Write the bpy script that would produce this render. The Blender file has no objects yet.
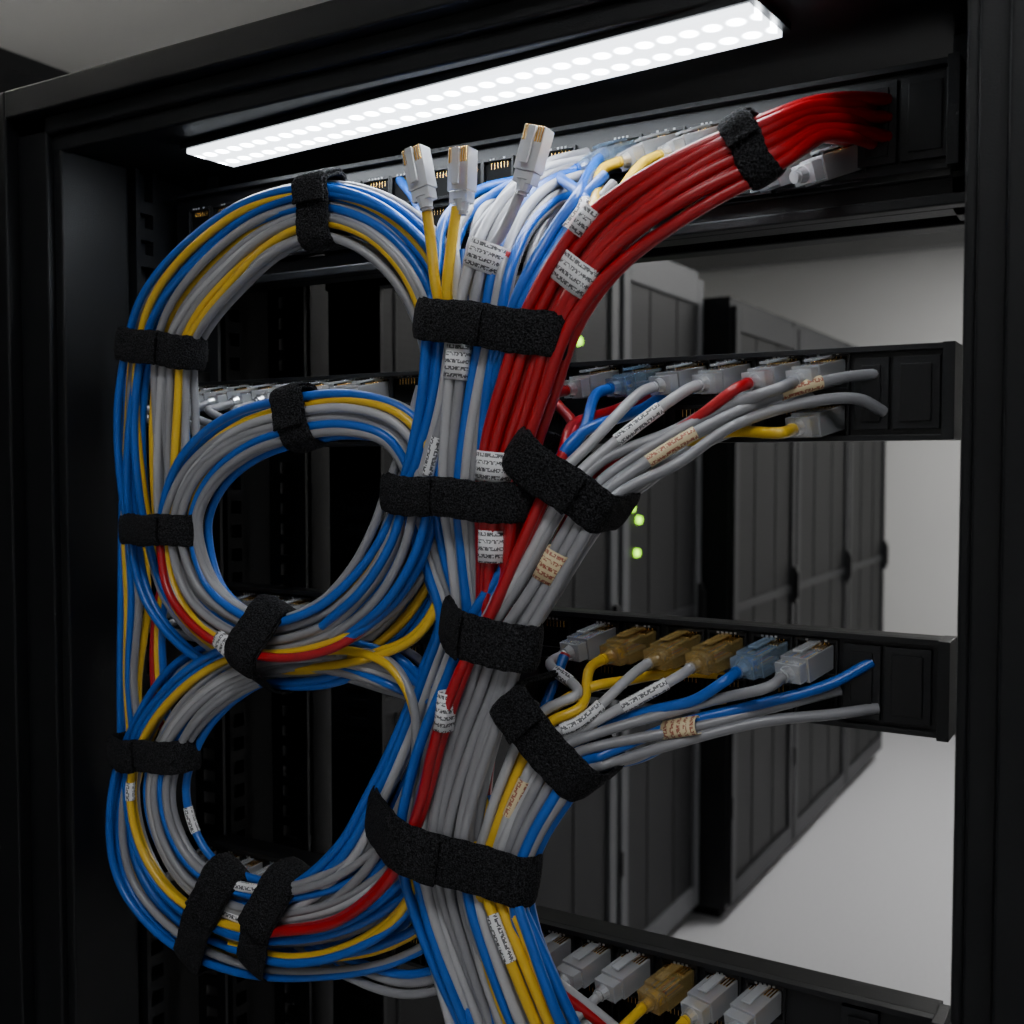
import bpy, math, random
import numpy as np
from mathutils import Vector, Matrix
random.seed(7)
H=1.5            # eye height
F=1084.0
YAW=math.radians(30.5); PIT=math.radians(2.48)
fwd=Vector((-math.sin(YAW)*math.cos(PIT), math.cos(YAW)*math.cos(PIT), -math.sin(PIT)))
rgt=Vector((math.cos(YAW), math.sin(YAW),0))
upv=rgt.cross(fwd)
CAM=Vector((0,0,H))
def P(u,v,Y):
    """image pixel coordinates -> point on the upright plane at depth Y"""
    d=fwd+rgt*((u-512)/F)+upv*((512-v)/F)
    return CAM+d*(Y/d.y)
def proj(p):
    q=Vector(p)-CAM; d=q.dot(fwd)
    return (512+F*q.dot(rgt)/d, 512-F*q.dot(upv)/d)
# ---------------------------------------------------------------- materials
def new(name):
    m=bpy.data.materials.new(name); m.use_nodes=True
    return m, m.node_tree.nodes, m.node_tree.links, m.node_tree.nodes['Principled BSDF']
def pmat(name,col,rough=.5,metal=0,bump=0,bscale=300,var=0,vscale=40,spec=.5,coat=0,sheen=0,trans=0,alpha=1):
    m,N,L,B=new(name)
    B.inputs['Base Color'].default_value=(*col,1); B.inputs['Roughness'].default_value=rough
    B.inputs['Metallic'].default_value=metal; B.inputs['Specular IOR Level'].default_value=spec
    B.inputs['Coat Weight'].default_value=coat; B.inputs['Coat Roughness'].default_value=.18; B.inputs['Sheen Weight'].default_value=sheen
    B.inputs['Transmission Weight'].default_value=trans; B.inputs['Alpha'].default_value=alpha
    g=N.new('ShaderNodeNewGeometry')
    if var>0:
        n=N.new('ShaderNodeTexNoise'); n.inputs['Scale'].default_value=vscale; n.inputs['Detail'].default_value=4
        L.new(g.outputs['Position'],n.inputs['Vector'])
        mx=N.new('ShaderNodeMix'); mx.data_type='RGBA'
        mx.inputs[6].default_value=(*[c*(1-var) for c in col],1); mx.inputs[7].default_value=(*[min(1,c*(1+var)) for c in col],1)
        L.new(n.outputs['Fac'],mx.inputs[0]); L.new(mx.outputs[2],B.inputs['Base Color'])
    if bump>0:
        n=N.new('ShaderNodeTexNoise'); n.inputs['Scale'].default_value=bscale; n.inputs['Detail'].default_value=3
        L.new(g.outputs['Position'],n.inputs['Vector'])
        b=N.new('ShaderNodeBump'); b.inputs['Strength'].default_value=bump; b.inputs['Distance'].default_value=.001
        L.new(n.outputs['Fac'],b.inputs['Height']); L.new(b.outputs['Normal'],B.inputs['Normal'])
    return m
M={}
M['b']=pmat('cable_jacket_blue',(.005,.11,.52),.32,var=.18,coat=.3,bump=.12,bscale=500)
M['y']=pmat('cable_jacket_yellow',(.80,.50,.022),.32,var=.12,coat=.3,bump=.12,bscale=500)
M['g']=pmat('cable_jacket_grey',(.28,.28,.295),.34,var=.16,coat=.3,bump=.12,bscale=500)
M['w']=pmat('cable_jacket_pale_grey',(.45,.45,.465),.34,var=.14,coat=.3,bump=.12,bscale=500)
M['r']=pmat('cable_jacket_red',(.44,.003,.010),.32,var=.15,coat=.25,bump=.12,bscale=500)
metal=pmat('powder_coated_black_steel',(.0045,.005,.006),.42,bump=.25,bscale=1500,var=.15,spec=.35)
metal2=pmat('powder_coated_charcoal_steel',(.008,.0085,.0098),.42,bump=.2,bscale=1200,var=.1,spec=.4)
pblack=pmat('black_plastic',(.006,.006,.007),.34,var=.1,spec=.4)
hole=pmat('port_cavity_black',(.0015,.0015,.0015),.7,spec=.2)
gold=pmat('gold_contact',(.8,.5,.15),.25,metal=1)
clear=pmat('clear_polycarbonate',(.88,.9,.93),.08,trans=.6,alpha=.8,coat=.8)
clearw=pmat('frosted_plug_plastic',(.85,.87,.9),.18,trans=.3,coat=.6)
amber=pmat('amber_plug_plastic',(.66,.46,.16),.12,trans=.55,alpha=.75,coat=.8)
bluep=pmat('blue_tinted_plug_plastic',(.4,.55,.72),.12,trans=.55,alpha=.8,coat=.7)
mark=pmat('printed_white_marks',(.5,.5,.5),.6)
# velcro: fuzzy loops
velcro,N,L,B=new('black_velcro')
B.inputs['Roughness'].default_value=.95; B.inputs['Specular IOR Level'].default_value=.2
g=N.new('ShaderNodeNewGeometry')
n1=N.new('ShaderNodeTexNoise'); n1.inputs['Scale'].default_value=1200; n1.inputs['Detail'].default_value=2; L.new(g.outputs['Position'],n1.inputs['Vector'])
n2=N.new('ShaderNodeTexVoronoi'); n2.inputs['Scale'].default_value=700; L.new(g.outputs['Position'],n2.inputs['Vector'])
r=N.new('ShaderNodeValToRGB'); r.color_ramp.elements[0].position=.40; r.color_ramp.elements[0].color=(.0035,.0035,.004,1)
r.color_ramp.elements[1].position=.75; r.color_ramp.elements[1].color=(.06,.06,.065,1)
L.new(n1.outputs['Fac'],r.inputs[0]); L.new(r.outputs[0],B.inputs['Base Color'])
ad=N.new('ShaderNodeMath'); ad.operation='ADD'; L.new(n1.outputs['Fac'],ad.inputs[0]); L.new(n2.outputs['Distance'],ad.inputs[1])
bp=N.new('ShaderNodeBump'); bp.inputs['Strength'].default_value=.9; bp.inputs['Distance'].default_value=.0015
L.new(ad.outputs[0],bp.inputs['Height']); L.new(bp.outputs['Normal'],B.inputs['Normal'])
def label_mat(name,base,ink):
    m,N,L,B=new(name); B.inputs['Roughness'].default_value=.5
    uv=N.new('ShaderNodeUVMap'); s=N.new('ShaderNodeSeparateXYZ'); L.new(uv.outputs[0],s.inputs[0])
    def ma(op,a,b=None):
        n=N.new('ShaderNodeMath'); n.operation=op
        for i,x in enumerate((a,b)):
            if x is None: continue
            if isinstance(x,(int,float)): n.inputs[i].default_value=x
            else: L.new(x,n.inputs[i])
        return n.outputs[0]
    # uv in millimetres
    uu=ma('MULTIPLY',s.outputs[0],1/.62); vv=ma('MULTIPLY',s.outputs[1],1/3.9)
    cx=ma('FLOOR',uu); fx=ma('FRACT',uu); cy=ma('FLOOR',vv); fy=ma('FRACT',vv)
    sub=ma('FLOOR',ma('MULTIPLY',fy,5))
    w=N.new('ShaderNodeTexWhiteNoise'); w.noise_dimensions='3D'
    c=N.new('ShaderNodeCombineXYZ'); L.new(cx,c.inputs[0]); L.new(cy,c.inputs[1]); L.new(sub,c.inputs[2]); L.new(c.outputs[0],w.inputs['Vector'])
    k=ma('GREATER_THAN',w.outputs['Value'],.35)
    k=ma('MULTIPLY',k,ma('GREATER_THAN',fy,.25)); k=ma('MULTIPLY',k,ma('LESS_THAN',fy,.78))
    k=ma('MULTIPLY',k,ma('GREATER_THAN',fx,.12)); k=ma('MULTIPLY',k,.95)
    mx=N.new('ShaderNodeMix'); mx.data_type='RGBA'; mx.inputs[6].default_value=(*base,1); mx.inputs[7].default_value=(*ink,1)
    L.new(k,mx.inputs[0]); L.new(mx.outputs[2],B.inputs['Base Color'])
    return m
lab_w=label_mat('label_white',(.88,.88,.89),(.02,.02,.025))
lab_y=label_mat('label_beige',(.80,.66,.40),(.35,.04,.02))
lab_r=pmat('label_red_patch',(.6,.03,.04),.5)
def emis(name,col,s):
    m,N,L,B=new(name); B.inputs['Base Color'].default_value=(*col,1)
    B.inputs['Emission Color'].default_value=(*col,1); B.inputs['Emission Strength'].default_value=s
    return m
green=emis('status_led_green',(.42,1,.01),4)
# ---------------------------------------------------------------- mesh builder
class MB:
    def __init__(s): s.v=[];s.f=[];s.m=[];s.mats=[]
    def mi(s,mat):
        if mat not in s.mats: s.mats.append(mat)
        return s.mats.index(mat)
    def box(s,x0,x1,y0,y1,z0,z1,mat,mx=None):
        b=len(s.v)
        for x,y,z in ((x0,y0,z0),(x1,y0,z0),(x1,y1,z0),(x0,y1,z0),(x0,y0,z1),(x1,y0,z1),(x1,y1,z1),(x0,y1,z1)):
            p=Vector((x,y,z)); s.v.append(tuple(mx@p if mx else p))
        k=s.mi(mat)
        for f in ((0,3,2,1),(4,5,6,7),(0,1,5,4),(1,2,6,5),(2,3,7,6),(3,0,4,7)):
            s.f.append([b+i for i in f]); s.m.append(k)
    def tube(s,r0,r1,y0,y1,mat,mx=None,n=12,sq=1.0):
        b=len(s.v);k=s.mi(mat)
        for r,y in ((r0,y0),(r1,y1)):
            for i in range(n):
                a=2*math.pi*i/n; p=Vector((r*math.cos(a)*sq,y,r*math.sin(a))); s.v.append(tuple(mx@p if mx else p))
        for i in range(n):
            j=(i+1)%n; s.f.append([b+i,b+j,b+n+j,b+n+i]); s.m.append(k)
        s.f.append([b+i for i in range(n)]); s.m.append(k); s.f.append([b+n+i for i in reversed(range(n))]); s.m.append(k)
    def make(s,name,bevel=0,parent=None,smooth=False):
        me=bpy.data.meshes.new(name); me.from_pydata(s.v,[],s.f)
        for m in s.mats: me.materials.append(m)
        me.polygons.foreach_set('material_index',s.m)
        if smooth: me.polygons.foreach_set('use_smooth',[True]*len(s.f))
        me.update(); o=bpy.data.objects.new(name,me); bpy.context.collection.objects.link(o)
        if bevel: 
            bm=o.modifiers.new('Bevel','BEVEL'); bm.width=bevel; bm.segments=2; bm.limit_method='ANGLE'
        if parent: o.parent=parent
        return o
def empty(name):
    o=bpy.data.objects.new(name,None); bpy.context.collection.objects.link(o); o.empty_display_size=.05; return o
# ---------------------------------------------------------------- room
CEIL=2.78
wallm=pmat('painted_wall_light_grey',(.62,.62,.61),.8,bump=.1,bscale=200,var=.03,vscale=3)
ceilm=pmat('ceiling_panel_grey',(.74,.74,.72),.85,var=.04,vscale=4)
floorm=pmat('vinyl_floor_speckled',(.52,.52,.54),.5,bump=.05,bscale=400,var=.2,vscale=120)
trimm=pmat('trim_grey',(.22,.22,.22),.6)
def slab(name,x0,x1,y0,y1,z0,z1,mat):
    b=MB(); b.box(x0,x1,y0,y1,z0,z1,mat); return b.make(name)
slab('floor',-3.3,1.8,-2.1,6.5,-.1,0,floorm)
slab('ceiling',-3.3,1.8,-2.1,6.5,CEIL,CEIL+.1,ceilm)
slab('wall_back',-3.3,1.8,6.4,6.5,0,CEIL,wallm)
slab('wall_front',-3.3,1.8,-2.1,-2.0,0,CEIL,wallm)
slab('wall_left',-3.3,-3.2,-2.0,6.4,0,CEIL,wallm)
slab('wall_right',1.7,1.8,-2.0,6.4,0,CEIL,wallm)
slab('trim_1',-3.2,1.7,6.3,6.4,CEIL-.09,CEIL,trimm)
slab('trim_2',-3.2,-3.12,-2.0,6.3,CEIL-.07,CEIL,trimm)
slab('baseboard_back',-3.2,1.7,6.385,6.4,0,.08,trimm)
lampw=emis('fluorescent_diffuser_far',(1,.99,.97),26)
lampn=emis('fluorescent_diffuser_near',(.95,.97,1),12)
fill_left=emis('added_ceiling_fill_left',(1,.98,.95),30)  # added fill glow to brighten the upper-left ceiling, not a known fixture
def ceil_lamp(cx,cy,w,l,mat,drop=0):
    b=MB(); t=.03; C=CEIL-drop
    b.box(cx-w/2,cx+w/2,cy-l/2,cy+l/2,C-.035,C-.03,mat)
    if drop:  # upward glow and hangers, only for the added ceiling fill
        b.box(cx-w/2,cx+w/2,cy-l/2,cy+l/2,C-.02,C-.015,mat)
        for yy in (-.3,.3): b.box(cx-.006,cx+.006,cy+yy-.006,cy+yy+.006,C-.03,CEIL,trimm)
    for a in ((cx-w/2-t,cx-w/2,cy-l/2-t,cy+l/2+t),(cx+w/2,cx+w/2+t,cy-l/2-t,cy+l/2+t),(cx-w/2,cx+w/2,cy-l/2-t,cy-l/2),(cx-w/2,cx+w/2,cy+l/2,cy+l/2+t)):
        b.box(*a,C-.045,C if drop==0 else C-.01,trimm)
    b.make('ceiling_light')
ceil_lamp(.1,4.6,.5,1.6,lampw)
ceil_lamp(.25,-.7,1.2,.35,lampn)
ceil_lamp(-2.6,.5,.25,1.1,fill_left,.28)  # added fill, hung out of view and glowing both ways to lift the ceiling
# ---------------------------------------------------------------- background cabinets
def perf(name,c0,c1):
    m,N,L,B=new(name); B.inputs['Roughness'].default_value=.5; B.inputs['Specular IOR Level'].default_value=.25
    g=N.new('ShaderNodeNewGeometry'); v=N.new('ShaderNodeTexVoronoi'); v.inputs['Scale'].default_value=70; v.inputs['Randomness'].default_value=0
    L.new(g.outputs['Position'],v.inputs['Vector'])
    r=N.new('ShaderNodeValToRGB'); r.color_ramp.elements[0].position=.3; r.color_ramp.elements[0].color=(*c0,1)
    r.color_ramp.elements[1].position=.4; r.color_ramp.elements[1].color=(*c1,1)
    L.new(v.outputs['Distance'],r.inputs[0]); L.new(r.outputs[0],B.inputs['Base Color'])
    return m
meshd=perf('perforated_door_dark',(.001,.001,.001),(.005,.0053,.006))
meshg=perf('perforated_door_grey',(.002,.002,.003),(.009,.0095,.011))
cabd=pmat('cabinet_charcoal',(.006,.0065,.0075),.42,var=.1,vscale=5,spec=.3)
cabd2=pmat('cabinet_door_frame_charcoal',(.011,.0115,.0135),.42,var=.1,vscale=5,spec=.3)
cabg=pmat('cabinet_grey',(.085,.088,.095),.5,var=.06,vscale=5)
def cabinet(y0,y1,h,body,frame,door,X=-1.25,leds=()):
    b=MB()
    b.box(X-1.0,X-.02,y0,y1,.04,h,body)
    b.box(X-.95,X-.05,y0+.03,y1-.03,0,.04,hole)
    f=.05
    b.box(X-.02,X,y0+.006,y0+f,.06,h-.03,frame); b.box(X-.02,X,y1-f,y1-.006,.06,h-.03,frame)
    b.box(X-.02,X,y0+f,y1-f,.06,.13,frame); b.box(X-.02,X,y0+f,y1-f,h-.11,h-.03,frame)
    b.box(X-.018,X-.010,y0+f,y1-f,.13,h-.11,door)
    for k in (1,2): 
        ym=y0+(y1-y0)*k/3; b.box(X-.011,X-.007,ym-.003,ym+.003,.13,h-.11,cabd)
    b.box(X-.012,X-.004,y0+f,y1-f,1.02,1.05,cabd2)
    b.box(X,X+.014,y1-.040,y1-.02,.98,1.12,pblack); b.box(X+.014,X+.022,y1-.038,y1-.022,1.0,1.10,pblack)
    for zz in (.35,1.7): b.box(X,X+.006,y0,y0+.015,zz,zz+.07,pblack)
    for k in range(5): b.box(X-.8+k*.13,X-.74+k*.13,y0+.1,y1-.1,h,h+.006,pblack)
    o=b.make('server_cabinet',.004)
    if leds:
        l=MB()
        for (yy,zz) in leds: l.tube(.012,.010,-.003,.008,green,Matrix.Translation((X-.008,yy,zz))@Matrix.Rotation(-math.pi/2,4,'Z'))
        l.make('status_leds',parent=o)
def onrow(u,v):
    d=fwd+rgt*((u-512)/F)+upv*((512-v)/F); p=CAM+d*(-1.25/d.x); return (p.y,p.z)
cabinet(-.3,.44,2.03,cabd,cabd,meshd)
cabinet(.45,1.19,2.03,cabd,cabd,meshd)
cabinet(1.20,1.94,2.03,cabd,cabd,meshd)
cabinet(1.95,2.70,2.12,cabg,cabg,meshg,leds=[onrow(581,341)])
cabinet(2.72,3.34,2.12,cabg,cabg,meshg,leds=[onrow(634,508),onrow(641,520),onrow(639,553)])
cabinet(3.36,4.07,2.04,cabd,cabd2,meshd,-1.15)
cabinet(4.08,4.90,2.04,cabd,cabd2,meshd,-1.15)
cabinet(4.91,5.67,2.04,cabd,cabd2,meshd,-1.15)
# ---------------------------------------------------------------- rack frame
rack=empty('server_rack_frame')
XL,XR=-.663,-.071
def part(name,boxes,bev=.0015,mat=metal):
    b=MB()
    for a in boxes: b.box(*a[:6], a[6] if len(a)>6 else mat)
    return b.make(name,bev,rack)
ZT=H+.264; ZU=H+.222
part('post_front_left',[(-.735,-.704,.488,.53,.02,ZT),(-.704,-.672,.498,.53,.02,ZT-.02),(-.672,XL,.503,.56,.02,ZU)])
part('post_front_right',[(XR+.018,.05,.488,.53,.02,ZT),(XR+.005,XR+.018,.498,.53,.02,ZT-.02),(XR,XR+.005,.5,.56,.02,ZU)])
part('header_front',[(-.704,XR+.018,.488,.505,H+.244,ZT),(-.704,XR+.018,.498,.510,H+.232,H+.244),(-.704,XR+.018,.503,.512,ZU-.002,H+.232)])
part('roof',[(-.735,.05,.505,.80,ZU,ZT-.004)],.001)
part('side_panel_left',[(-.70,XL-.006,.53,.80,.02,ZU)],.001)
part('side_panel_right',[(XR+.02,XR+.03,.53,.80,.02,ZU)],.001)
part('sill_front',[(-.72,.04,.49,.53,.02,.12)])
part('base',[(-.735,.05,.488,.80,0,.02),(-.72,.04,.53,.8,.02,.05)])
def rail(name,x0,x1,y0,y1,z0,z1,pitch=.0175):
    b=MB(); w=(x1-x0)
    b.box(x0,x0+w*.3,y0,y1,z0,z1,metal); b.box(x1-w*.3,x1,y0,y1,z0,z1,metal)
    z=z0
    while z<z1-pitch:
        b.box(x0+w*.3,x1-w*.3,y0,y1,z,z+pitch*.45,metal); z+=pitch
    return b.make(name,0,rack)
rail('rail_front_left',-.655,-.625,.612,.615,.05,ZU)
rail('rail_mid_left',-.655,-.615,.70,.703,.05,ZU)
rail('rail_rear_left',-.66,-.60,.785,.79,.05,ZU)
rail('rail_front_right',-.112,-.08,.612,.615,.05,H-.31)
b=MB()
for yy in (.575,.665,.75):
    b.box(-.669,-.660,yy-.010,yy-.006,.05,ZU,metal); b.box(-.669,-.660,yy+.006,yy+.010,.05,ZU,metal)
    z=.05
    while z<ZU-.02:
        b.box(-.669,-.660,yy-.006,yy+.006,z,z+.009,metal); z+=.02
b.make('cable_ladder_strips',0,rack)
part('rear_posts',[(-.66,-.62,.79,.80,.02,ZU),(-.53,-.49,.785,.80,.02,ZU),(-.66,-.09,.78,.80,H+.16,ZU)])
part('crossbar_top',[(-.66,XR-.001,.606,.624,H+.133,H+.150),(-.66,XR-.001,.596,.606,H+.133,H+.139),(XR-.022,XR-.0005,.606,.64,H+.133,ZU)],.001)
# ---------------------------------------------------------------- LED bar
LB=Matrix.Translation((-.370,.541,0))@Matrix.Rotation(math.atan2(-.034,.412),4,'Z')
lm,N,L,B=new('led_diffuser_emissive')
B.inputs['Base Color'].default_value=(.8,.8,.8,1)
g=N.new('ShaderNodeTexCoord'); s=N.new('ShaderNodeSeparateXYZ'); L.new(g.outputs['Object'],s.inputs[0])
def ma(op,a,b=None):
    n=N.new('ShaderNodeMath'); n.operation=op
    for i,x in enumerate((a,b)):
        if x is None: continue
        if isinstance(x,(int,float)): n.inputs[i].default_value=x
        else: L.new(x,n.inputs[i])
    return n.outputs[0]
fx=ma('SUBTRACT',ma('FRACT',ma('MULTIPLY',ma('ADD',s.outputs[0],5),1/.0125)),.5)
fy=ma('SUBTRACT',ma('FRACT',ma('MULTIPLY',ma('ADD',s.outputs[1],.0195+.0195),1/.0195)),.5)
dd=ma('SQRT',ma('ADD',ma('MULTIPLY',fx,fx),ma('MULTIPLY',ma('MULTIPLY',fy,1.55),ma('MULTIPLY',fy,1.55))))
mr=N.new('ShaderNodeMapRange'); mr.interpolation_type='SMOOTHERSTEP'
mr.inputs['From Min'].default_value=.0; mr.inputs['From Max'].default_value=.50; mr.inputs['To Min'].default_value=85; mr.inputs['To Max'].default_value=4.2
L.new(dd,mr.inputs['Value']); L.new(mr.outputs[0],B.inputs['Emission Strength'])
B.inputs['Emission Color'].default_value=(.86,.93,1,1)
b=MB()
b.box(-.209,.209,-.0225,.0225,ZU-.005,ZU-.001,metal2)
b.box(-.205,.205,-.0205,.0205,ZU-.008,ZU-.005,lm)
o=b.make('led_light_bar'); o.matrix_world=LB
# ---------------------------------------------------------------- plugs
def plug(mb,mx,body=None,boot=None,cable='g',L_=.034,w=.0172,h=.0135):
    body=body or clear; S=mx
    mb.box(-w/2,w/2,0,L_*.78,-h/2,h/2,body,S)
    mb.box(-w/2*.9,w/2*.9,-L_*.22,0,-h/2*.8,h/2*.8,body,S)
    mb.box(-w/2*.35,w/2*.35,L_*.1,L_*.72,h/2+.0015,h/2+.003,body,S)
    mb.box(-w/2*.35,w/2*.35,L_*.66,L_*.76,h/2,h/2+.003,body,S)
    for i in range(8):
        x=-w/2*.8+i*w*.8/7
        mb.box(x-.0005,x+.0005,L_*.5,L_*.785,h/2-.002,h/2+.0006,gold,S)
    for i,c in enumerate('bywgrbyg'):
        x=-w/2*.7+i*w*.7/7
        mb.box(x-.0006,x+.0006,-L_*.05,L_*.5,-.0012,.0006,M[c],S)
    mb.tube(.0036,.0050,-L_*.36,-L_*.15,boot or body,S)
    mb.tube(.0028,.0031,-L_*.42,L_*.05,M[cable],S)
def orient(pos,dirv,upd=(0,0,1)):
    y=Vector(dirv).normalized(); x=y.cross(Vector(upd)).normalized(); z=x.cross(y)
    m=Matrix((x,y,z)).transposed().to_4x4(); m.translation=Vector(pos); return m
PY=.600
D1=Vector((.30,1,.20)).normalized()     # tilt of connectors seated in the panels
D0=Vector((.62,1,.42)).normalized()
# ---------------------------------------------------------------- patch panels
def xat(u,Y=PY): return P(u,465,Y).x
PX0,PX1=-.655,xat(946)
def panel(z0,z1,plugs,ports_u,rowz,rowz2,blocks,D=D1):
    b=MB(); e=empty('patch_panel')
    b.box(PX0,PX1,PY,PY+.012,z0,z1,pblack)
    b.box(PX0,PX1-.001,PY-.006,PY,z1-.003,z1,metal2); b.box(PX0,PX1-.001,PY-.004,PY,z0,z0+.003,metal2)
    b.box(PX1-.001,PX1+.005,PY-.010,PY+.014,z0,z1,metal2)
    b.box(PX0,PX1,PY+.012,PY+.022,z1-.006,z1-.002,pblack)
    for u0,u1 in blocks:
        a,c=xat(u0),xat(u1); m=.004
        b.box(a,c,PY-.004,PY,z0+.006,z1-.006,metal2)
        b.box(a+m,c-m,PY-.0055,PY-.004,z0+.006+m,z1-.006-m,pblack)
    W=.0102;HH=.0085
    for u in ports_u:
        x=xat(u)
        for rz in (rowz,rowz2):
            if rz is None: continue
            b.box(x-W,x+W,PY-.003,PY,rz+HH,rz+HH+.002,pblack); b.box(x-W,x+W,PY-.003,PY,rz-HH-.002,rz-HH,pblack)
            b.box(x-W-.0015,x-W,PY-.003,PY,rz-HH-.002,rz+HH+.002,pblack); b.box(x+W,x+W+.0015,PY-.003,PY,rz-HH-.002,rz+HH+.002,pblack)
            b.box(x-W,x+W,PY-.0006,PY,rz-HH,rz+HH,hole)
            for i in range(6):
                b.box(x-.006+i*.0024,x-.0054+i*.0024,PY-.001,PY-.0005,rz+.004,rz+HH,gold)
        for i in range(5):
            if random.random()<.75: b.box(x-.006+i*.0026,x-.0045+i*.0026,PY-.0035,PY-.003,rowz+HH+.0005,rowz+HH+.0018,mark)
    b.make('panel_body',.0006,e)
    q=MB()
    for u,rz,bm,bt,c in plugs:
        plug(q,orient(Vector((xat(u),PY,rz))-D*.023,D),bm,bt,c)
    if plugs: q.make('ethernet_plugs',.0006,e,False)
    return e
z1a,z1b=H+.013,H+.063
z3a,z3b=H-.1428,H-.0909
z4a,z4b=H-.345,H-.2915
z0a,z0b=H+.152,H+.207
r1=z1b-.0125; r3=z3b-.015; r4=z4b-.015; r0=z0b-.022
left_u=[205,228,251,275,300,326,352,380,408]
mid_u=[440,470,500]
r1u=[606,649,692,735,784,828]
r3u=[604,644,688,730,775,820]
lp=lambda rz:[(u,rz,clear,None,'g') for u in left_u[:8]]
panel(z1a,z1b,[(r1u[0],r1,clear,None,'r'),(r1u[1],r1,bluep,None,'b'),(r1u[2],r1,clear,None,'w'),(r1u[3],r1,clear,None,'w'),(r1u[4],r1,clear,None,'r'),(r1u[5],r1,clear,None,'g'),
   (r1u[5],r1-.025,clear,None,'y')]+lp(r1),
   left_u+mid_u+[550]+r1u,r1,z1a+.011,[(855,889),(893,940)])
panel(z3a,z3b,[(r3u[0],r3,clear,None,'w'),(r3u[1],r3,amber,None,'y'),(r3u[2],r3,amber,None,'w'),(r3u[3],r3,amber,None,'w'),(r3u[4],r3,bluep,None,'b'),(r3u[5],r3,clear,None,'w')]+lp(r3),
   left_u+mid_u+[556]+r3u,r3,z3a+.011,[(848,885),(889,936)])
r4u=[560,600,640,684,728,772]
panel(z4a,z4b,[(r4u[0],r4,clear,M['r'],'r'),(r4u[1],r4,clear,None,'w'),(r4u[2],r4,clear,None,'w'),(r4u[3],r4,amber,None,'y'),(r4u[4],r4,clear,None,'y'),(r4u[5],r4,clear,None,'w')]+lp(r4),
   left_u+mid_u+r4u,r4,z4a+.011,[(850,888)])
r0u=[624,666,706,750,795,840]
panel(z0a,z0b,[(r0u[0],r0,bluep,None,'b'),(r0u[1],r0,clear,None,'y'),(r0u[2],r0,clear,None,'y'),(r0u[4],r0-.022,clear,None,'w'),(r0u[5],r0-.022,clear,None,'w')],
   left_u+mid_u+[560]+r0u,r0,r0-.024,[(855,893),(897,946)],D0)
# ---------------------------------------------------------------- cables
R=.0031
STR=[]   # (points, radius, bundle empty)
def crom(pts,sub):
    pts=[np.array(p,float) for p in pts]
    P0=[2*pts[0]-pts[1]]+pts+[2*pts[-1]-pts[-2]]
    out=[]
    for i in range(1,len(P0)-2):
        p0,p1,p2,p3=P0[i-1:i+3]
        t0=0;t1=t0+max(np.linalg.norm((p1-p0)[:3]),1e-6)**.5;t2=t1+max(np.linalg.norm((p2-p1)[:3]),1e-6)**.5;t3=t2+max(np.linalg.norm((p3-p2)[:3]),1e-6)**.5
        for k in range(sub):
            t=t1+(t2-t1)*k/sub
            A1=(t1-t)/(t1-t0)*p0+(t-t0)/(t1-t0)*p1; A2=(t2-t)/(t2-t1)*p1+(t-t1)/(t2-t1)*p2; A3=(t3-t)/(t3-t2)*p2+(t-t2)/(t3-t2)*p3
            B1=(t2-t)/(t2-t0)*A1+(t-t0)/(t2-t0)*A2; B2=(t3-t)/(t3-t1)*A2+(t-t1)/(t3-t1)*A3
            out.append((t2-t)/(t2-t1)*B1+(t-t1)/(t2-t1)*B2)
    out.append(pts[-1]); return out
def bundle(path,layers,amp=.2,heads={},tails={},name='network_cable_bundle',rad=R,skip=2,seg=3):
    c=[]
    for (u,v,Y,w) in path: c.append((u,v,Y*600,w))
    c=crom(c,4); n=len(c)
    cu=bpy.data.curves.new('cables','CURVE'); cu.dimensions='3D'; cu.bevel_depth=rad; cu.bevel_resolution=3; cu.use_fill_caps=True
    keys='bygwr'
    for k in keys: cu.materials.append(M[k])
    e=empty(name)
    for li,lay in enumerate(layers):
        m=len(lay)
        for si,col in enumerate(lay):
            if col==' ': continue
            a0=0 if m==1 else -1+2*si/(m-1)
            if li%2==1: a0*=.92
            b0=li*rad*1.7
            ph=random.random()*6.28; ph2=random.random()*6.28; f=random.uniform(.6,1.4)
            am=amp*random.uniform(.5,1.4)
            pts=[];dist=0
            for i in range(n):
                q=c[i]; a=c[max(0,i-1)]; e_=c[min(n-1,i+1)]
                tu,tv=e_[0]-a[0],e_[1]-a[1]; l=math.hypot(tu,tv) or 1; tu/=l;tv/=l
                if i: dist+=math.hypot(q[0]-c[i-1][0],q[1]-c[i-1][1])
                aa=a0+am*math.sin(dist/120*f+ph)
                aa=max(-1.12,min(1.12,aa))
                bb=b0+rad*.8*math.sin(dist/90*f+ph2)
                w=max(q[3]/2-5,0)
                p=P(q[0]+tv*aa*w,q[1]-tu*aa*w,q[2]/600)
                pts.append((p.x,p.y+bb,p.z))
            hd=heads.get((li,si)); tl=tails.get((li,si))
            if hd:
                hp=[tuple(P(*h)) if len(h)==3 else tuple(h[:3]) for h in hd]
                pts=crom(hp+[pts[skip],pts[skip+3],pts[skip+6]],6)[:-6]+pts[skip+4:] if n>skip+8 else hp+pts[skip:]
            pp=crom(pts,seg)
            sp=cu.splines.new('POLY'); sp.points.add(len(pp)-1)
            for k,p in enumerate(pp): sp.points[k].co=(*p,1)
            sp.material_index=keys.index(col); sp.use_smooth=True
            STR.append((np.array(pp),rad,e))
    o=bpy.data.objects.new('cables',cu); bpy.context.collection.objects.link(o); o.parent=e
    return e
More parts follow.
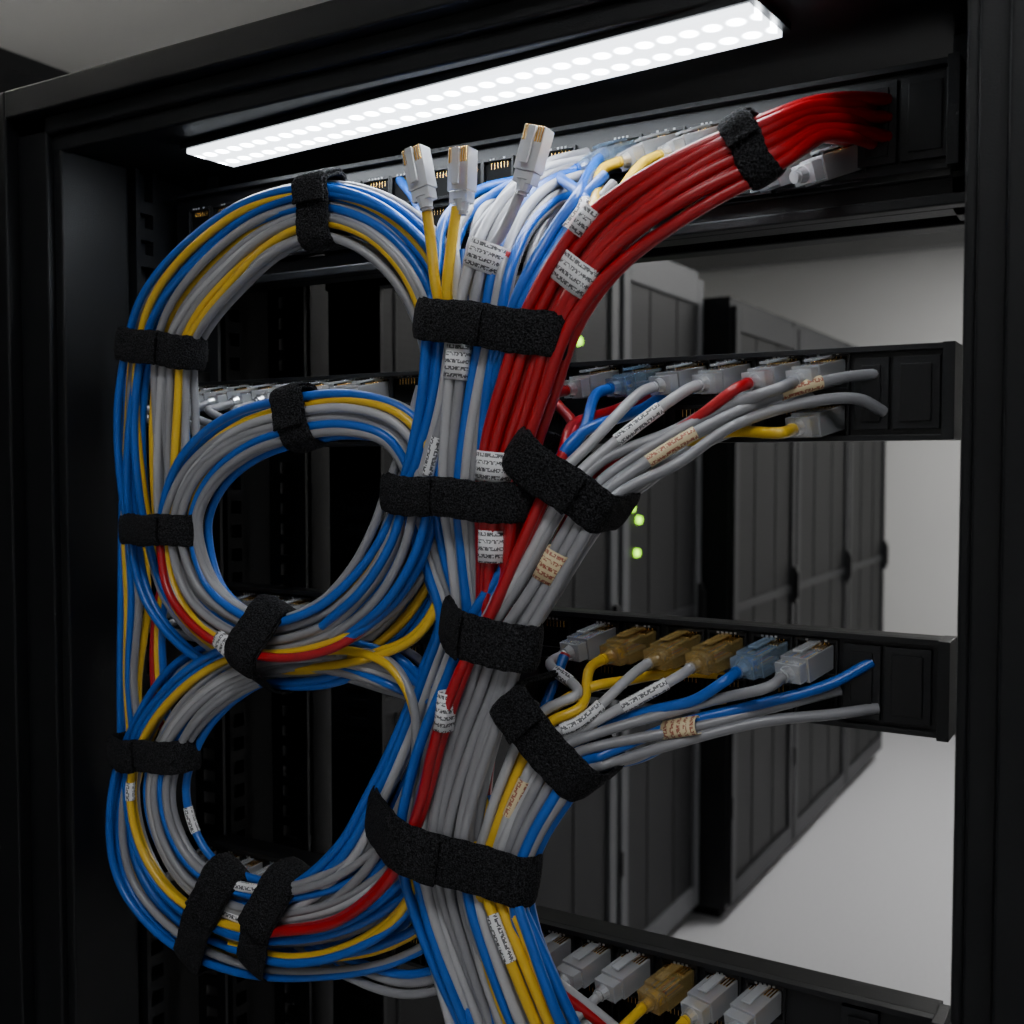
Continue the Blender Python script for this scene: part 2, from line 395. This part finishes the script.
def ph(u,rz,D=D1,drop=.006,n=2):
    c=Vector((xat(u),PY,rz)); a=c-D*.034; b_=c-D*.047-Vector((0,0,drop*.25)); d_=c-D*.060-Vector((.002,0,drop))
    return [(*a,0),(*b_,0),(*d_,0)][:n]
RR=.00275
# ring 1
bundle([(436,560,.54,50),(446,480,.535,50),(448,400,.53,50),(440,320,.525,56),(414,262,.52,62),(372,224,.515,62),(320,209,.51,60),(262,224,.51,66),(207,266,.51,72),(171,310,.512,70),(156,350,.515,64),(151,410,.515,70),(152,470,.515,70),(157,528,.52,64),(172,590,.52,62),(212,636,.52,60),(270,660,.52,54),(330,655,.52,60),(388,618,.525,62),(426,560,.53,56),(444,500,.535,50),(452,440,.54,50)],
   ['bbybgwgyg','bgbyggyg','gbygbg'],rad=RR)
# ring 2
bundle([(434,560,.525,40),(428,500,.52,40),(416,455,.515,44),(392,427,.51,46),(347,415,.505,48),(297,420,.50,48),(242,436,.50,50),(200,468,.50,48),(179,510,.50,44),(177,550,.50,48),(194,598,.50,50),(233,630,.50,48),(272,640,.50,46),(330,624,.50,54),(374,586,.505,62),(400,540,.51,62),(413,495,.515,56),(427,440,.52,46),(438,390,.525,40)],
   ['bygwggbg','bgbgyg','gggb'],rad=RR)
bundle([(158,530,.497,6),(168,595,.492,6),(208,640,.488,8),(270,658,.486,8),(325,651,.492,8),(365,628,.505,8),(400,585,.525,6),(425,530,.545,6)],['r'],rad=RR)
bundle([(330,635,.50,30),(372,600,.495,36),(402,550,.497,36),(416,500,.502,34),(424,450,.52,30),(432,400,.54,26)],['bgb'],amp=.3,rad=RR)
# long outer left run
bundle([(165,290,.53,30),(142,340,.53,34),(131,420,.53,18),(129,528,.53,18),(132,600,.53,26),(128,680,.53,24),(130,753,.53,30),(124,830,.53,26),(144,892,.53,30),(194,938,.53,34),(260,958,.53,36),(330,950,.53,40),(385,915,.53,44),(430,860,.54,40),(450,800,.545,40)],['bybg','by'],amp=.3,rad=RR)
bundle([(172,560,.53,14),(160,620,.53,14),(160,690,.53,16),(170,750,.53,10)],['ryb'],amp=.3,rad=RR)
# ring 3
bundle([(459,640,.53,40),(446,690,.53,44),(422,690,.527,30),(392,674,.52,44),(340,660,.52,46),(288,657,.52,48),(233,672,.515,54),(189,704,.51,58),(160,746,.51,62),(149,790,.51,62),(158,840,.51,62),(184,882,.51,62),(227,908,.51,64),(277,918,.51,66),(337,905,.51,68),(387,872,.515,68),(428,825,.52,60),(452,770,.525,50),(462,700,.53,44)],
   ['bbygwgbgg','bygbgbg','gbgyb'],rad=RR)
# low blue loop
bundle([(235,640,.525,20),(180,670,.525,24),(142,730,.525,26),(122,800,.52,26),(130,875,.52,28),(174,930,.52,30),(240,962,.52,32),(320,968,.52,34),(390,956,.525,34),(440,925,.53,34),(470,860,.535,30)],['bgb','by'],amp=.35,rad=RR)
bundle([(300,940,.53,20),(350,968,.53,26),(405,985,.53,28),(450,975,.53,28),(500,930,.535,30)],['ggb'],amp=.3,rad=RR)
bundle([(446,520,.525,10),(443,585,.52,12),(415,635,.515,14),(365,657,.515,14),(300,668,.52,12)],['yy','b'],amp=.3,rad=RR)
bundle([(300,655,.52,10),(350,650,.517,10),(390,664,.512,12),(412,700,.51,12),(417,750,.51,12),(410,800,.515,14),(385,850,.518,14)],['yg'],amp=.3,rad=RR)
bundle([(428,820,.51,12),(420,870,.508,14),(398,915,.508,18),(350,948,.51,18),(290,960,.512,16),(230,945,.515,14)],['yyb'],amp=.3,rad=RR)
# trunk, left part with loose plugs
plA=(423,190,.505);plB=(462,192,.51);plC=(528,172,.51)
bundle([(458,250,.52,46),(456,290,.515,52),(452,330,.51,60),(444,400,.51,60),(431,460,.51,60),(424,500,.51,64),(438,560,.515,48),(454,620,.52,44),(440,680,.525,50),(419,740,.525,50),(394,800,.52,54),(362,860,.515,56),(310,905,.515,54),(250,925,.515,50),(200,905,.52,40)],
   ['bbwgbw','bgbgb','gbb'],heads={(0,0):[(520,180,.58),(480,190,.56),(445,220,.53)],(0,2):[(545,180,.58),(500,192,.56),(458,225,.53)],(0,5):[(520,194,.511),(505,228,.512)],
    (0,4):[(520,195,.54),(495,225,.53)],(0,1):[(560,170,.58),(520,180,.56),(470,215,.54)],(0,3):[(590,165,.59),(530,180,.56),(478,230,.53)],
    (1,0):[(400,180,.60),(415,200,.57),(430,235,.54)],(1,3):[(560,170,.60),(520,185,.57),(480,215,.54)]})
bundle([(427,205,.507,4),(431,240,.508,4),(435,285,.506,4),(442,320,.510,4),(447,360,.525,4),(450,420,.54,4)],['y'])
bundle([(459,208,.511,4),(453,245,.509,4),(447,290,.506,4),(450,322,.510,4),(452,360,.525,4),(455,420,.54,4)],['y'])
# trunk, middle part
bundle([(590,170,.58,44),(545,184,.55,46),(514,214,.53,50),(494,262,.512,52),(483,325,.507,54),(473,400,.507,50),(466,497,.507,48),(470,560,.51,42),(474,634,.51,46),(458,700,.512,62),(440,770,.512,64),(428,840,.512,68),(436,900,.515,64),(456,960,.52,62),(480,1040,.52,60),(502,1150,.53,60),(507,1350,.54,50)],
   ['wgbwgb','gbgwg','ggg'],amp=.22)
# red trunk
bundle([(850,113,.565,34),(812,117,.54,46),(758,143,.515,60),(705,169,.505,64),(655,200,.50,66),(610,236,.50,64),(577,276,.50,58),(550,325,.50,54),(528,390,.50,54),(509,450,.50,52),(499,497,.495,48),(494,560,.50,42),(488,634,.505,34),(484,700,.535,30),(474,800,.545,26),(466,900,.545,26),(486,1040,.55,26),(500,1200,.55,26)],
   ['rrrrrr','rrrrr'],amp=.14,skip=4,heads={(0,i):[(888-(i%2)*14,[100,106,118,125,137,144][i],.598),(850,[98,104,113,119,129,137][i],.566)] for i in range(6)}|{(1,i):[(850-(i%2)*26,108+i*8,.598),(828,105+i*8,.576)] for i in range(5)},rad=.0033)
bundle([(590,402,.555,6),(578,418,.545,6),(564,455,.52,8),(540,505,.503,8),(515,560,.496,10),(492,610,.490,10),(464,668,.488,12),(440,735,.488,12),(418,815,.490,12),(386,880,.49,14),(334,922,.50,12),(270,932,.505,10)],['rr'],amp=.3,skip=5,heads={(0,0):ph(r1u[0],r1),(0,1):[(648,396,.592),(615,410,.572)]})
# yellow/blue from the top panel
bundle([(612,182,.535,44),(590,208,.525,44),(562,250,.515,44),(532,300,.505,38),(511,350,.505,30),(494,400,.51,30),(482,497,.51,26),(480,634,.52,26)],['bbyy','bgg'],amp=.12,skip=4,
   heads={(0,0):[(602,155,.585),(590,172,.555)],(0,1):ph(r0u[0],r0,D0),(0,2):ph(r0u[1],r0,D0),(0,3):ph(r0u[2],r0,D0)})
# branch from upper patch panel
bundle([(740,398,.588,60),(690,408,.572,80),(640,428,.55,98),(612,453,.53,94),(580,484,.515,84),(553,528,.508,76),(526,580,.50,68),(494,634,.496,66),(475,690,.50,66),(457,740,.50,68),(443,790,.50,68),(434,845,.498,68),(443,905,.508,62),(462,965,.512,60),(488,1040,.52,56),(504,1150,.53,56),(509,1350,.54,50)],
   ['bbwwggggg','     gg','  gg'],amp=.10,skip=13,
   heads={(0,0):ph(r1u[1],r1),(0,1):[(672,388,.594),(640,410,.562)],(0,2):ph(r1u[2],r1),(0,3):ph(r1u[3],r1),
      (0,4):[(770,386,.594),(725,402,.572),(675,430,.55)],(0,5):ph(r1u[5],r1)+[(715,412,.555)],
      (0,6):[(812,398,.594),(765,406,.572),(700,432,.55)],(0,7):[(876,374,.597),(835,379,.580),(770,398,.562),(700,430,.545)],
      (0,8):[(884,412,.597),(858,399,.585),(810,402,.570),(735,425,.552),(675,465,.535)]})
bundle([(712,412,.555,6),(670,435,.552,6),(630,455,.548,8),(590,490,.54,8),(560,540,.53,8),(540,600,.53,8)],['r'],heads={(0,0):ph(r1u[4],r1)},skip=2)
bundle([(745,428,.568,6),(680,445,.57,8),(620,470,.56,8),(580,500,.54,8),(560,540,.54,8)],['y'],skip=1,heads={(0,0):ph(r1u[5],r1-.025,D1,.0)})
# branch from lower patch panel
bundle([(720,700,.59,50),(670,708,.572,70),(622,724,.55,86),(588,730,.53,86),(556,748,.517,80),(530,792,.51,70),(511,835,.506,60),(497,885,.504,56),(504,945,.508,60),(528,1010,.51,62),(560,1090,.52,60),(594,1250,.53,60)],
   ['wywwggbg','    g','yyb'],amp=.10,rad=.0030,skip=12,
   heads={(0,0):ph(r3u[0],r3),(0,1):ph(r3u[1],r3),(0,2):ph(r3u[2],r3),(0,3):ph(r3u[3],r3),
     (0,4):ph(r3u[5],r3)+[(715,700,.558)],(0,5):[(840,690,.594),(770,708,.572),(690,728,.552)],
     (0,6):[(872,662,.597),(830,684,.585),(760,704,.568),(680,724,.552)],(0,7):[(878,708,.597),(835,714,.585),(760,722,.566),(680,742,.548)]})
bundle([(715,694,.558,6),(675,705,.552,6),(635,715,.548,6),(590,735,.54,6),(556,770,.53,6),(530,820,.53,6)],['b'],heads={(0,0):ph(r3u[4],r3)},skip=2)
bundle([(565,655,.56,12),(548,700,.545,12),(528,760,.53,12),(512,830,.53,12)],['rb'],amp=.2)
# yellow/blue leaving the bottom of the trunk
bundle([(474,800,.52,40),(482,850,.51,48),(492,900,.503,54),(510,950,.50,58),(534,1010,.50,60),(564,1080,.51,60),(604,1250,.53,60)],['bwyyyb','bgb'],amp=.15)
bundle([(520,960,.53,16),(560,990,.55,16),(600,1020,.56,18),(650,1060,.57,18)],['rrw'],amp=.2)
def lead(u,rz,c,pts):
    e=[(*proj(p),p[1],6) for p in pts]; bundle(e,[c],name='patch_cable',amp=.0,rad=.0029)
for i,(u,c) in enumerate(zip(r4u,'rwwyyw')):
    h_=[Vector(q[:3]) for q in ph(u,r4,n=3)]; x=xat(u)
    lead(u,r4,c,[tuple(q) for q in h_]+[(x-.035,PY-.075,r4-.05),(x-.04,PY-.08,r4-.14),(x-.04,PY-.06,r4-.3)])
for rz in (r1,r3):
    for u in left_u[:5]:
        h_=[Vector(q[:3]) for q in ph(u,rz)]; x=xat(u)
        lead(u,rz,'g',[tuple(h_[0]),tuple(h_[1]),(x-.014,PY-.05,rz-.012),(x-.004,PY-.03,rz-.022),(x+.006,PY-.002,rz-.026)])
# loose plugs at the top
for pt,dr,bm in ((plA,(-.22,0,1),clearw),(plB,(.03,0,1),clear),(plC,(.30,.05,1),clearw)):
    q=MB(); plug(q,orient(P(*pt),dr,(0,-1,0)),bm,None,'w',.030,.0135,.010); q.make('ethernet_plug',.0006)
# ---------------------------------------------------------------- straps & labels
PTS=np.concatenate([s[0] for s in STR])
def hull(pts):
    pts=sorted(set((round(a,5),round(b,5)) for a,b in pts))
    def cr(o,a,b): return (a[0]-o[0])*(b[1]-o[1])-(a[1]-o[1])*(b[0]-o[0])
    lo=[];hi=[]
    for p in pts:
        while len(lo)>1 and cr(lo[-2],lo[-1],p)<=0: lo.pop()
        lo.append(p)
    for p in reversed(pts):
        while len(hi)>1 and cr(hi[-2],hi[-1],p)<=0: hi.pop()
        hi.append(p)
    return lo[:-1]+hi[:-1]
def resample(h,n):
    h=np.array(h+[h[0]]); seg=np.linalg.norm(np.diff(h,axis=0),axis=1); cum=np.concatenate([[0],np.cumsum(seg)])
    return np.array([[np.interp(s,cum,h[:,0]),np.interp(s,cum,h[:,1])] for s in np.linspace(0,cum[-1],n,endpoint=False)]),cum[-1]
def wrap(u,v,ang,across,along,Yg,thick,mat,name,front=False,parent=None):
    a=math.radians(ang); nu,nv=math.cos(a),math.sin(a)
    c=P(u,v,Yg); e1=P(u+nu*across/2,v+nv*across/2,Yg)-c; Wd=e1.length; n=e1.normalized()
    t=Vector((0,1,0)).cross(n).normalized()
    k=(P(u-nv*along/2,v+nu*along/2,Yg)-c).length
    rel=PTS-np.array(c); pn=rel@np.array(n); pt=rel@np.array(t); py=rel[:,1]
    lim=Wd*1.04 if not front else max(Wd-R,.002)
    sel=(abs(pt)<k)&(abs(pn)<lim)&(py>-.032)&(py<(.03 if not front else .01))
    if front and sel.sum():
        sel=sel&(py<py[sel].min()+R*1.6)
    if sel.sum()<2: print('WRAP MISS',name,u,v); return
    S=np.stack([pn[sel],py[sel]],1); rr=R*(1.35 if not front else 1.18)
    cl=[(p[0]+rr*math.cos(q),p[1]+rr*math.sin(q)) for p in S for q in np.linspace(0,6.283,10,endpoint=False)]
    N_=64; h,per=resample(hull(cl),N_)
    for _ in range(2 if not front else 0): h=.5*h+.25*np.roll(h,1,0)+.25*np.roll(h,-1,0)
    nx=np.roll(h,-1,0)-np.roll(h,1,0); nx=np.stack([nx[:,1],-nx[:,0]],1); nx/=np.linalg.norm(nx,axis=1)[:,None]+1e-9
    V=[];Fc=[];UV=[]
    ns=6 if not front else 2
    def ring(off,i0,cnt,closed,kk,jx=0):
        base=len(V)
        for j in range(ns+1):
            s=-1+2*j/ns; puff=off+(.0016*(1-s**4) if not front else 0)
            for i in range(cnt):
                q=(i0+i)%N_; lift=0
                if not closed and cnt-i<4: lift=.0012*(4-(cnt-i))/3
                x,y=h[q]+nx[q]*(puff+lift)
                wob=0 if front else .0006*math.sin(q*.45+u)+.0003*math.sin(q*2.1+v)
                V.append(tuple(c+n*float(x)+Vector((0,float(y),0))+t*(s*kk+wob+jx)))
                UV.append((q*per/N_*1000,(s+1)*kk*1000))
        for j in range(ns):
            for i in range(cnt if closed else cnt-1):
                i2=(i+1)%cnt; Fc.append([base+j*cnt+i,base+j*cnt+i2,base+(j+1)*cnt+i2,base+(j+1)*cnt+i])
    ring(0,0,N_,True,k)
    if not front:
        r_=random.Random(int(u*7+v)); end=int(np.argmin(abs(h[:,0]-(h[:,0].min()+(h[:,0].max()-h[:,0].min())*r_.uniform(.25,.75)))+ (h[:,1]>h[:,1].mean())*9))
        ring(.0023,end-26,27,False,k*.97,.0006)
    me=bpy.data.meshes.new(name); me.from_pydata(V,[],Fc); me.materials.append(mat)
    me.polygons.foreach_set('use_smooth',[True]*len(Fc))
    ul=me.uv_layers.new(name='UVMap')
    for l in me.loops: ul.data[l.index].uv=UV[l.vertex_index]
    o=bpy.data.objects.new(name,me); bpy.context.collection.objects.link(o)
    sm=o.modifiers.new('Solidify','SOLIDIFY'); sm.thickness=thick; sm.offset=1
    if not front:
        bm=o.modifiers.new('Bevel','BEVEL'); bm.width=.0006; bm.segments=2
    if parent: o.parent=parent
    return o
straps=[(318,208,88,68,32,.51),(155,348,8,72,34,.515),(487,327,8,156,44,.51),(297,420,80,58,30,.50),(450,497,4,144,40,.505),(576,484,40,104,44,.515),
 (159,529,0,86,31,.51),(487,634,16,98,46,.503),(272,646,108,74,31,.51),(556,742,55,106,42,.517),(147,753,2,84,32,.515),(446,845,22,176,46,.508),
 (208,918,118,96,32,.515),(270,926,112,92,31,.515),(752,148,64,94,36,.515)]
for s_ in straps: wrap(*s_,.0018,velcro,'velcro_strap')
def nearest(u,v,rad=11):
    best=None
    for (pp,r_,e) in STR:
        for i,p in enumerate(pp):
            if abs(p[1]-.54)>.06: continue
            q=proj(p); d=math.hypot(q[0]-u,q[1]-v)
            if d<rad:
                key=p[1]+d*.0006
                if best is None or key<best[0]: best=(key,pp,i,r_,e)
    return best
def cuff(u,v,length,mat):
    b=nearest(u,v)
    if b is None: print('CUFF MISS',u,v); return
    _,pp,i,r_,e=b
    def walk(i,step,L_):
        out=[];d=0
        while 0<=i+step<len(pp) and d<L_:
            d+=np.linalg.norm(pp[i+step]-pp[i]); i+=step; out.append(pp[i])
        return out
    pts=list(reversed(walk(i,-1,length/2)))+[pp[i]]+walk(i,1,length/2)
    V=[];Fc=[];UV=[];n=16;s=0
    for j,p in enumerate(pts):
        tg=Vector(pts[min(j+1,len(pts)-1)]-pts[max(j-1,0)]).normalized(); x=tg.cross(Vector((0,1,0))).normalized(); y=x.cross(tg)
        if j: s+=np.linalg.norm(p-pts[j-1])
        for k in range(n+1):
            a=2*math.pi*k/n; V.append(tuple(Vector(p)+(x*math.cos(a)+y*math.sin(a))*r_*1.2)); UV.append((s*1000,a*r_*1000))
    for j in range(len(pts)-1):
        for k in range(n): Fc.append([j*(n+1)+k,j*(n+1)+k+1,(j+1)*(n+1)+k+1,(j+1)*(n+1)+k])
    me=bpy.data.meshes.new('cable_label'); me.from_pydata(V,[],Fc); me.materials.append(mat)
    me.polygons.foreach_set('use_smooth',[True]*len(Fc))
    ul=me.uv_layers.new(name='UVMap')
    for l in me.loops: ul.data[l.index].uv=UV[l.vertex_index]
    o=bpy.data.objects.new('cable_label',me); bpy.context.collection.objects.link(o); o.parent=e
def owner(u,v):
    b=nearest(u,v,25); return b[4] if b else None
wide=[(572,272,35,50,32,.50,lab_w),(500,467,6,46,30,.50,lab_w),(496,546,4,32,32,.50,lab_w),(486,257,20,40,30,.51,lab_w),(460,362,5,32,36,.507,lab_w),
 (454,705,18,22,36,.50,lab_w),(592,222,40,30,30,.515,lab_w),(553,566,35,24,32,.503,lab_y),(240,642,115,36,22,.50,lab_w),(684,722,76,32,34,.555,lab_y)]
for (u,v,an,ac,al,Yg,m_) in wide: wrap(u,v,an,ac,al,Yg,.0004,m_,'cable_label',front=True,parent=owner(u,v))
wrap(496,254,20,18,13,.51,.0012,lab_r,'cable_label',front=True,parent=owner(486,257))
for (u,v,ln,m_) in [(428,453,.020,lab_w),(637,418,.024,lab_w),(672,446,.026,lab_y),(802,391,.020,lab_y),(245,890,.026,lab_w),(190,822,.014,lab_w),(236,916,.022,lab_w),(648,698,.026,lab_w),
   (592,722,.026,lab_w),(515,797,.020,lab_y),(500,942,.024,lab_w),(562,670,.014,lab_w),(575,210,.018,lab_w),(137,790,.012,lab_w)]:
    cuff(u,v,ln,m_)
# ---------------------------------------------------------------- world & camera
w=bpy.data.worlds.new('World'); bpy.context.scene.world=w; w.use_nodes=True
w.node_tree.nodes['Background'].inputs[0].default_value=(.5,.55,.6,1); w.node_tree.nodes['Background'].inputs[1].default_value=.05
cd=bpy.data.cameras.new('camera'); cd.sensor_width=36; cd.lens=F/1024*36; cd.clip_start=.01
cd.dof.use_dof=True; cd.dof.focus_distance=.64; cd.dof.aperture_fstop=11
co=bpy.data.objects.new('camera',cd); bpy.context.collection.objects.link(co)
mx=Matrix((rgt,upv,-fwd)).transposed().to_4x4(); mx.translation=CAM; co.matrix_world=mx
bpy.context.scene.camera=co
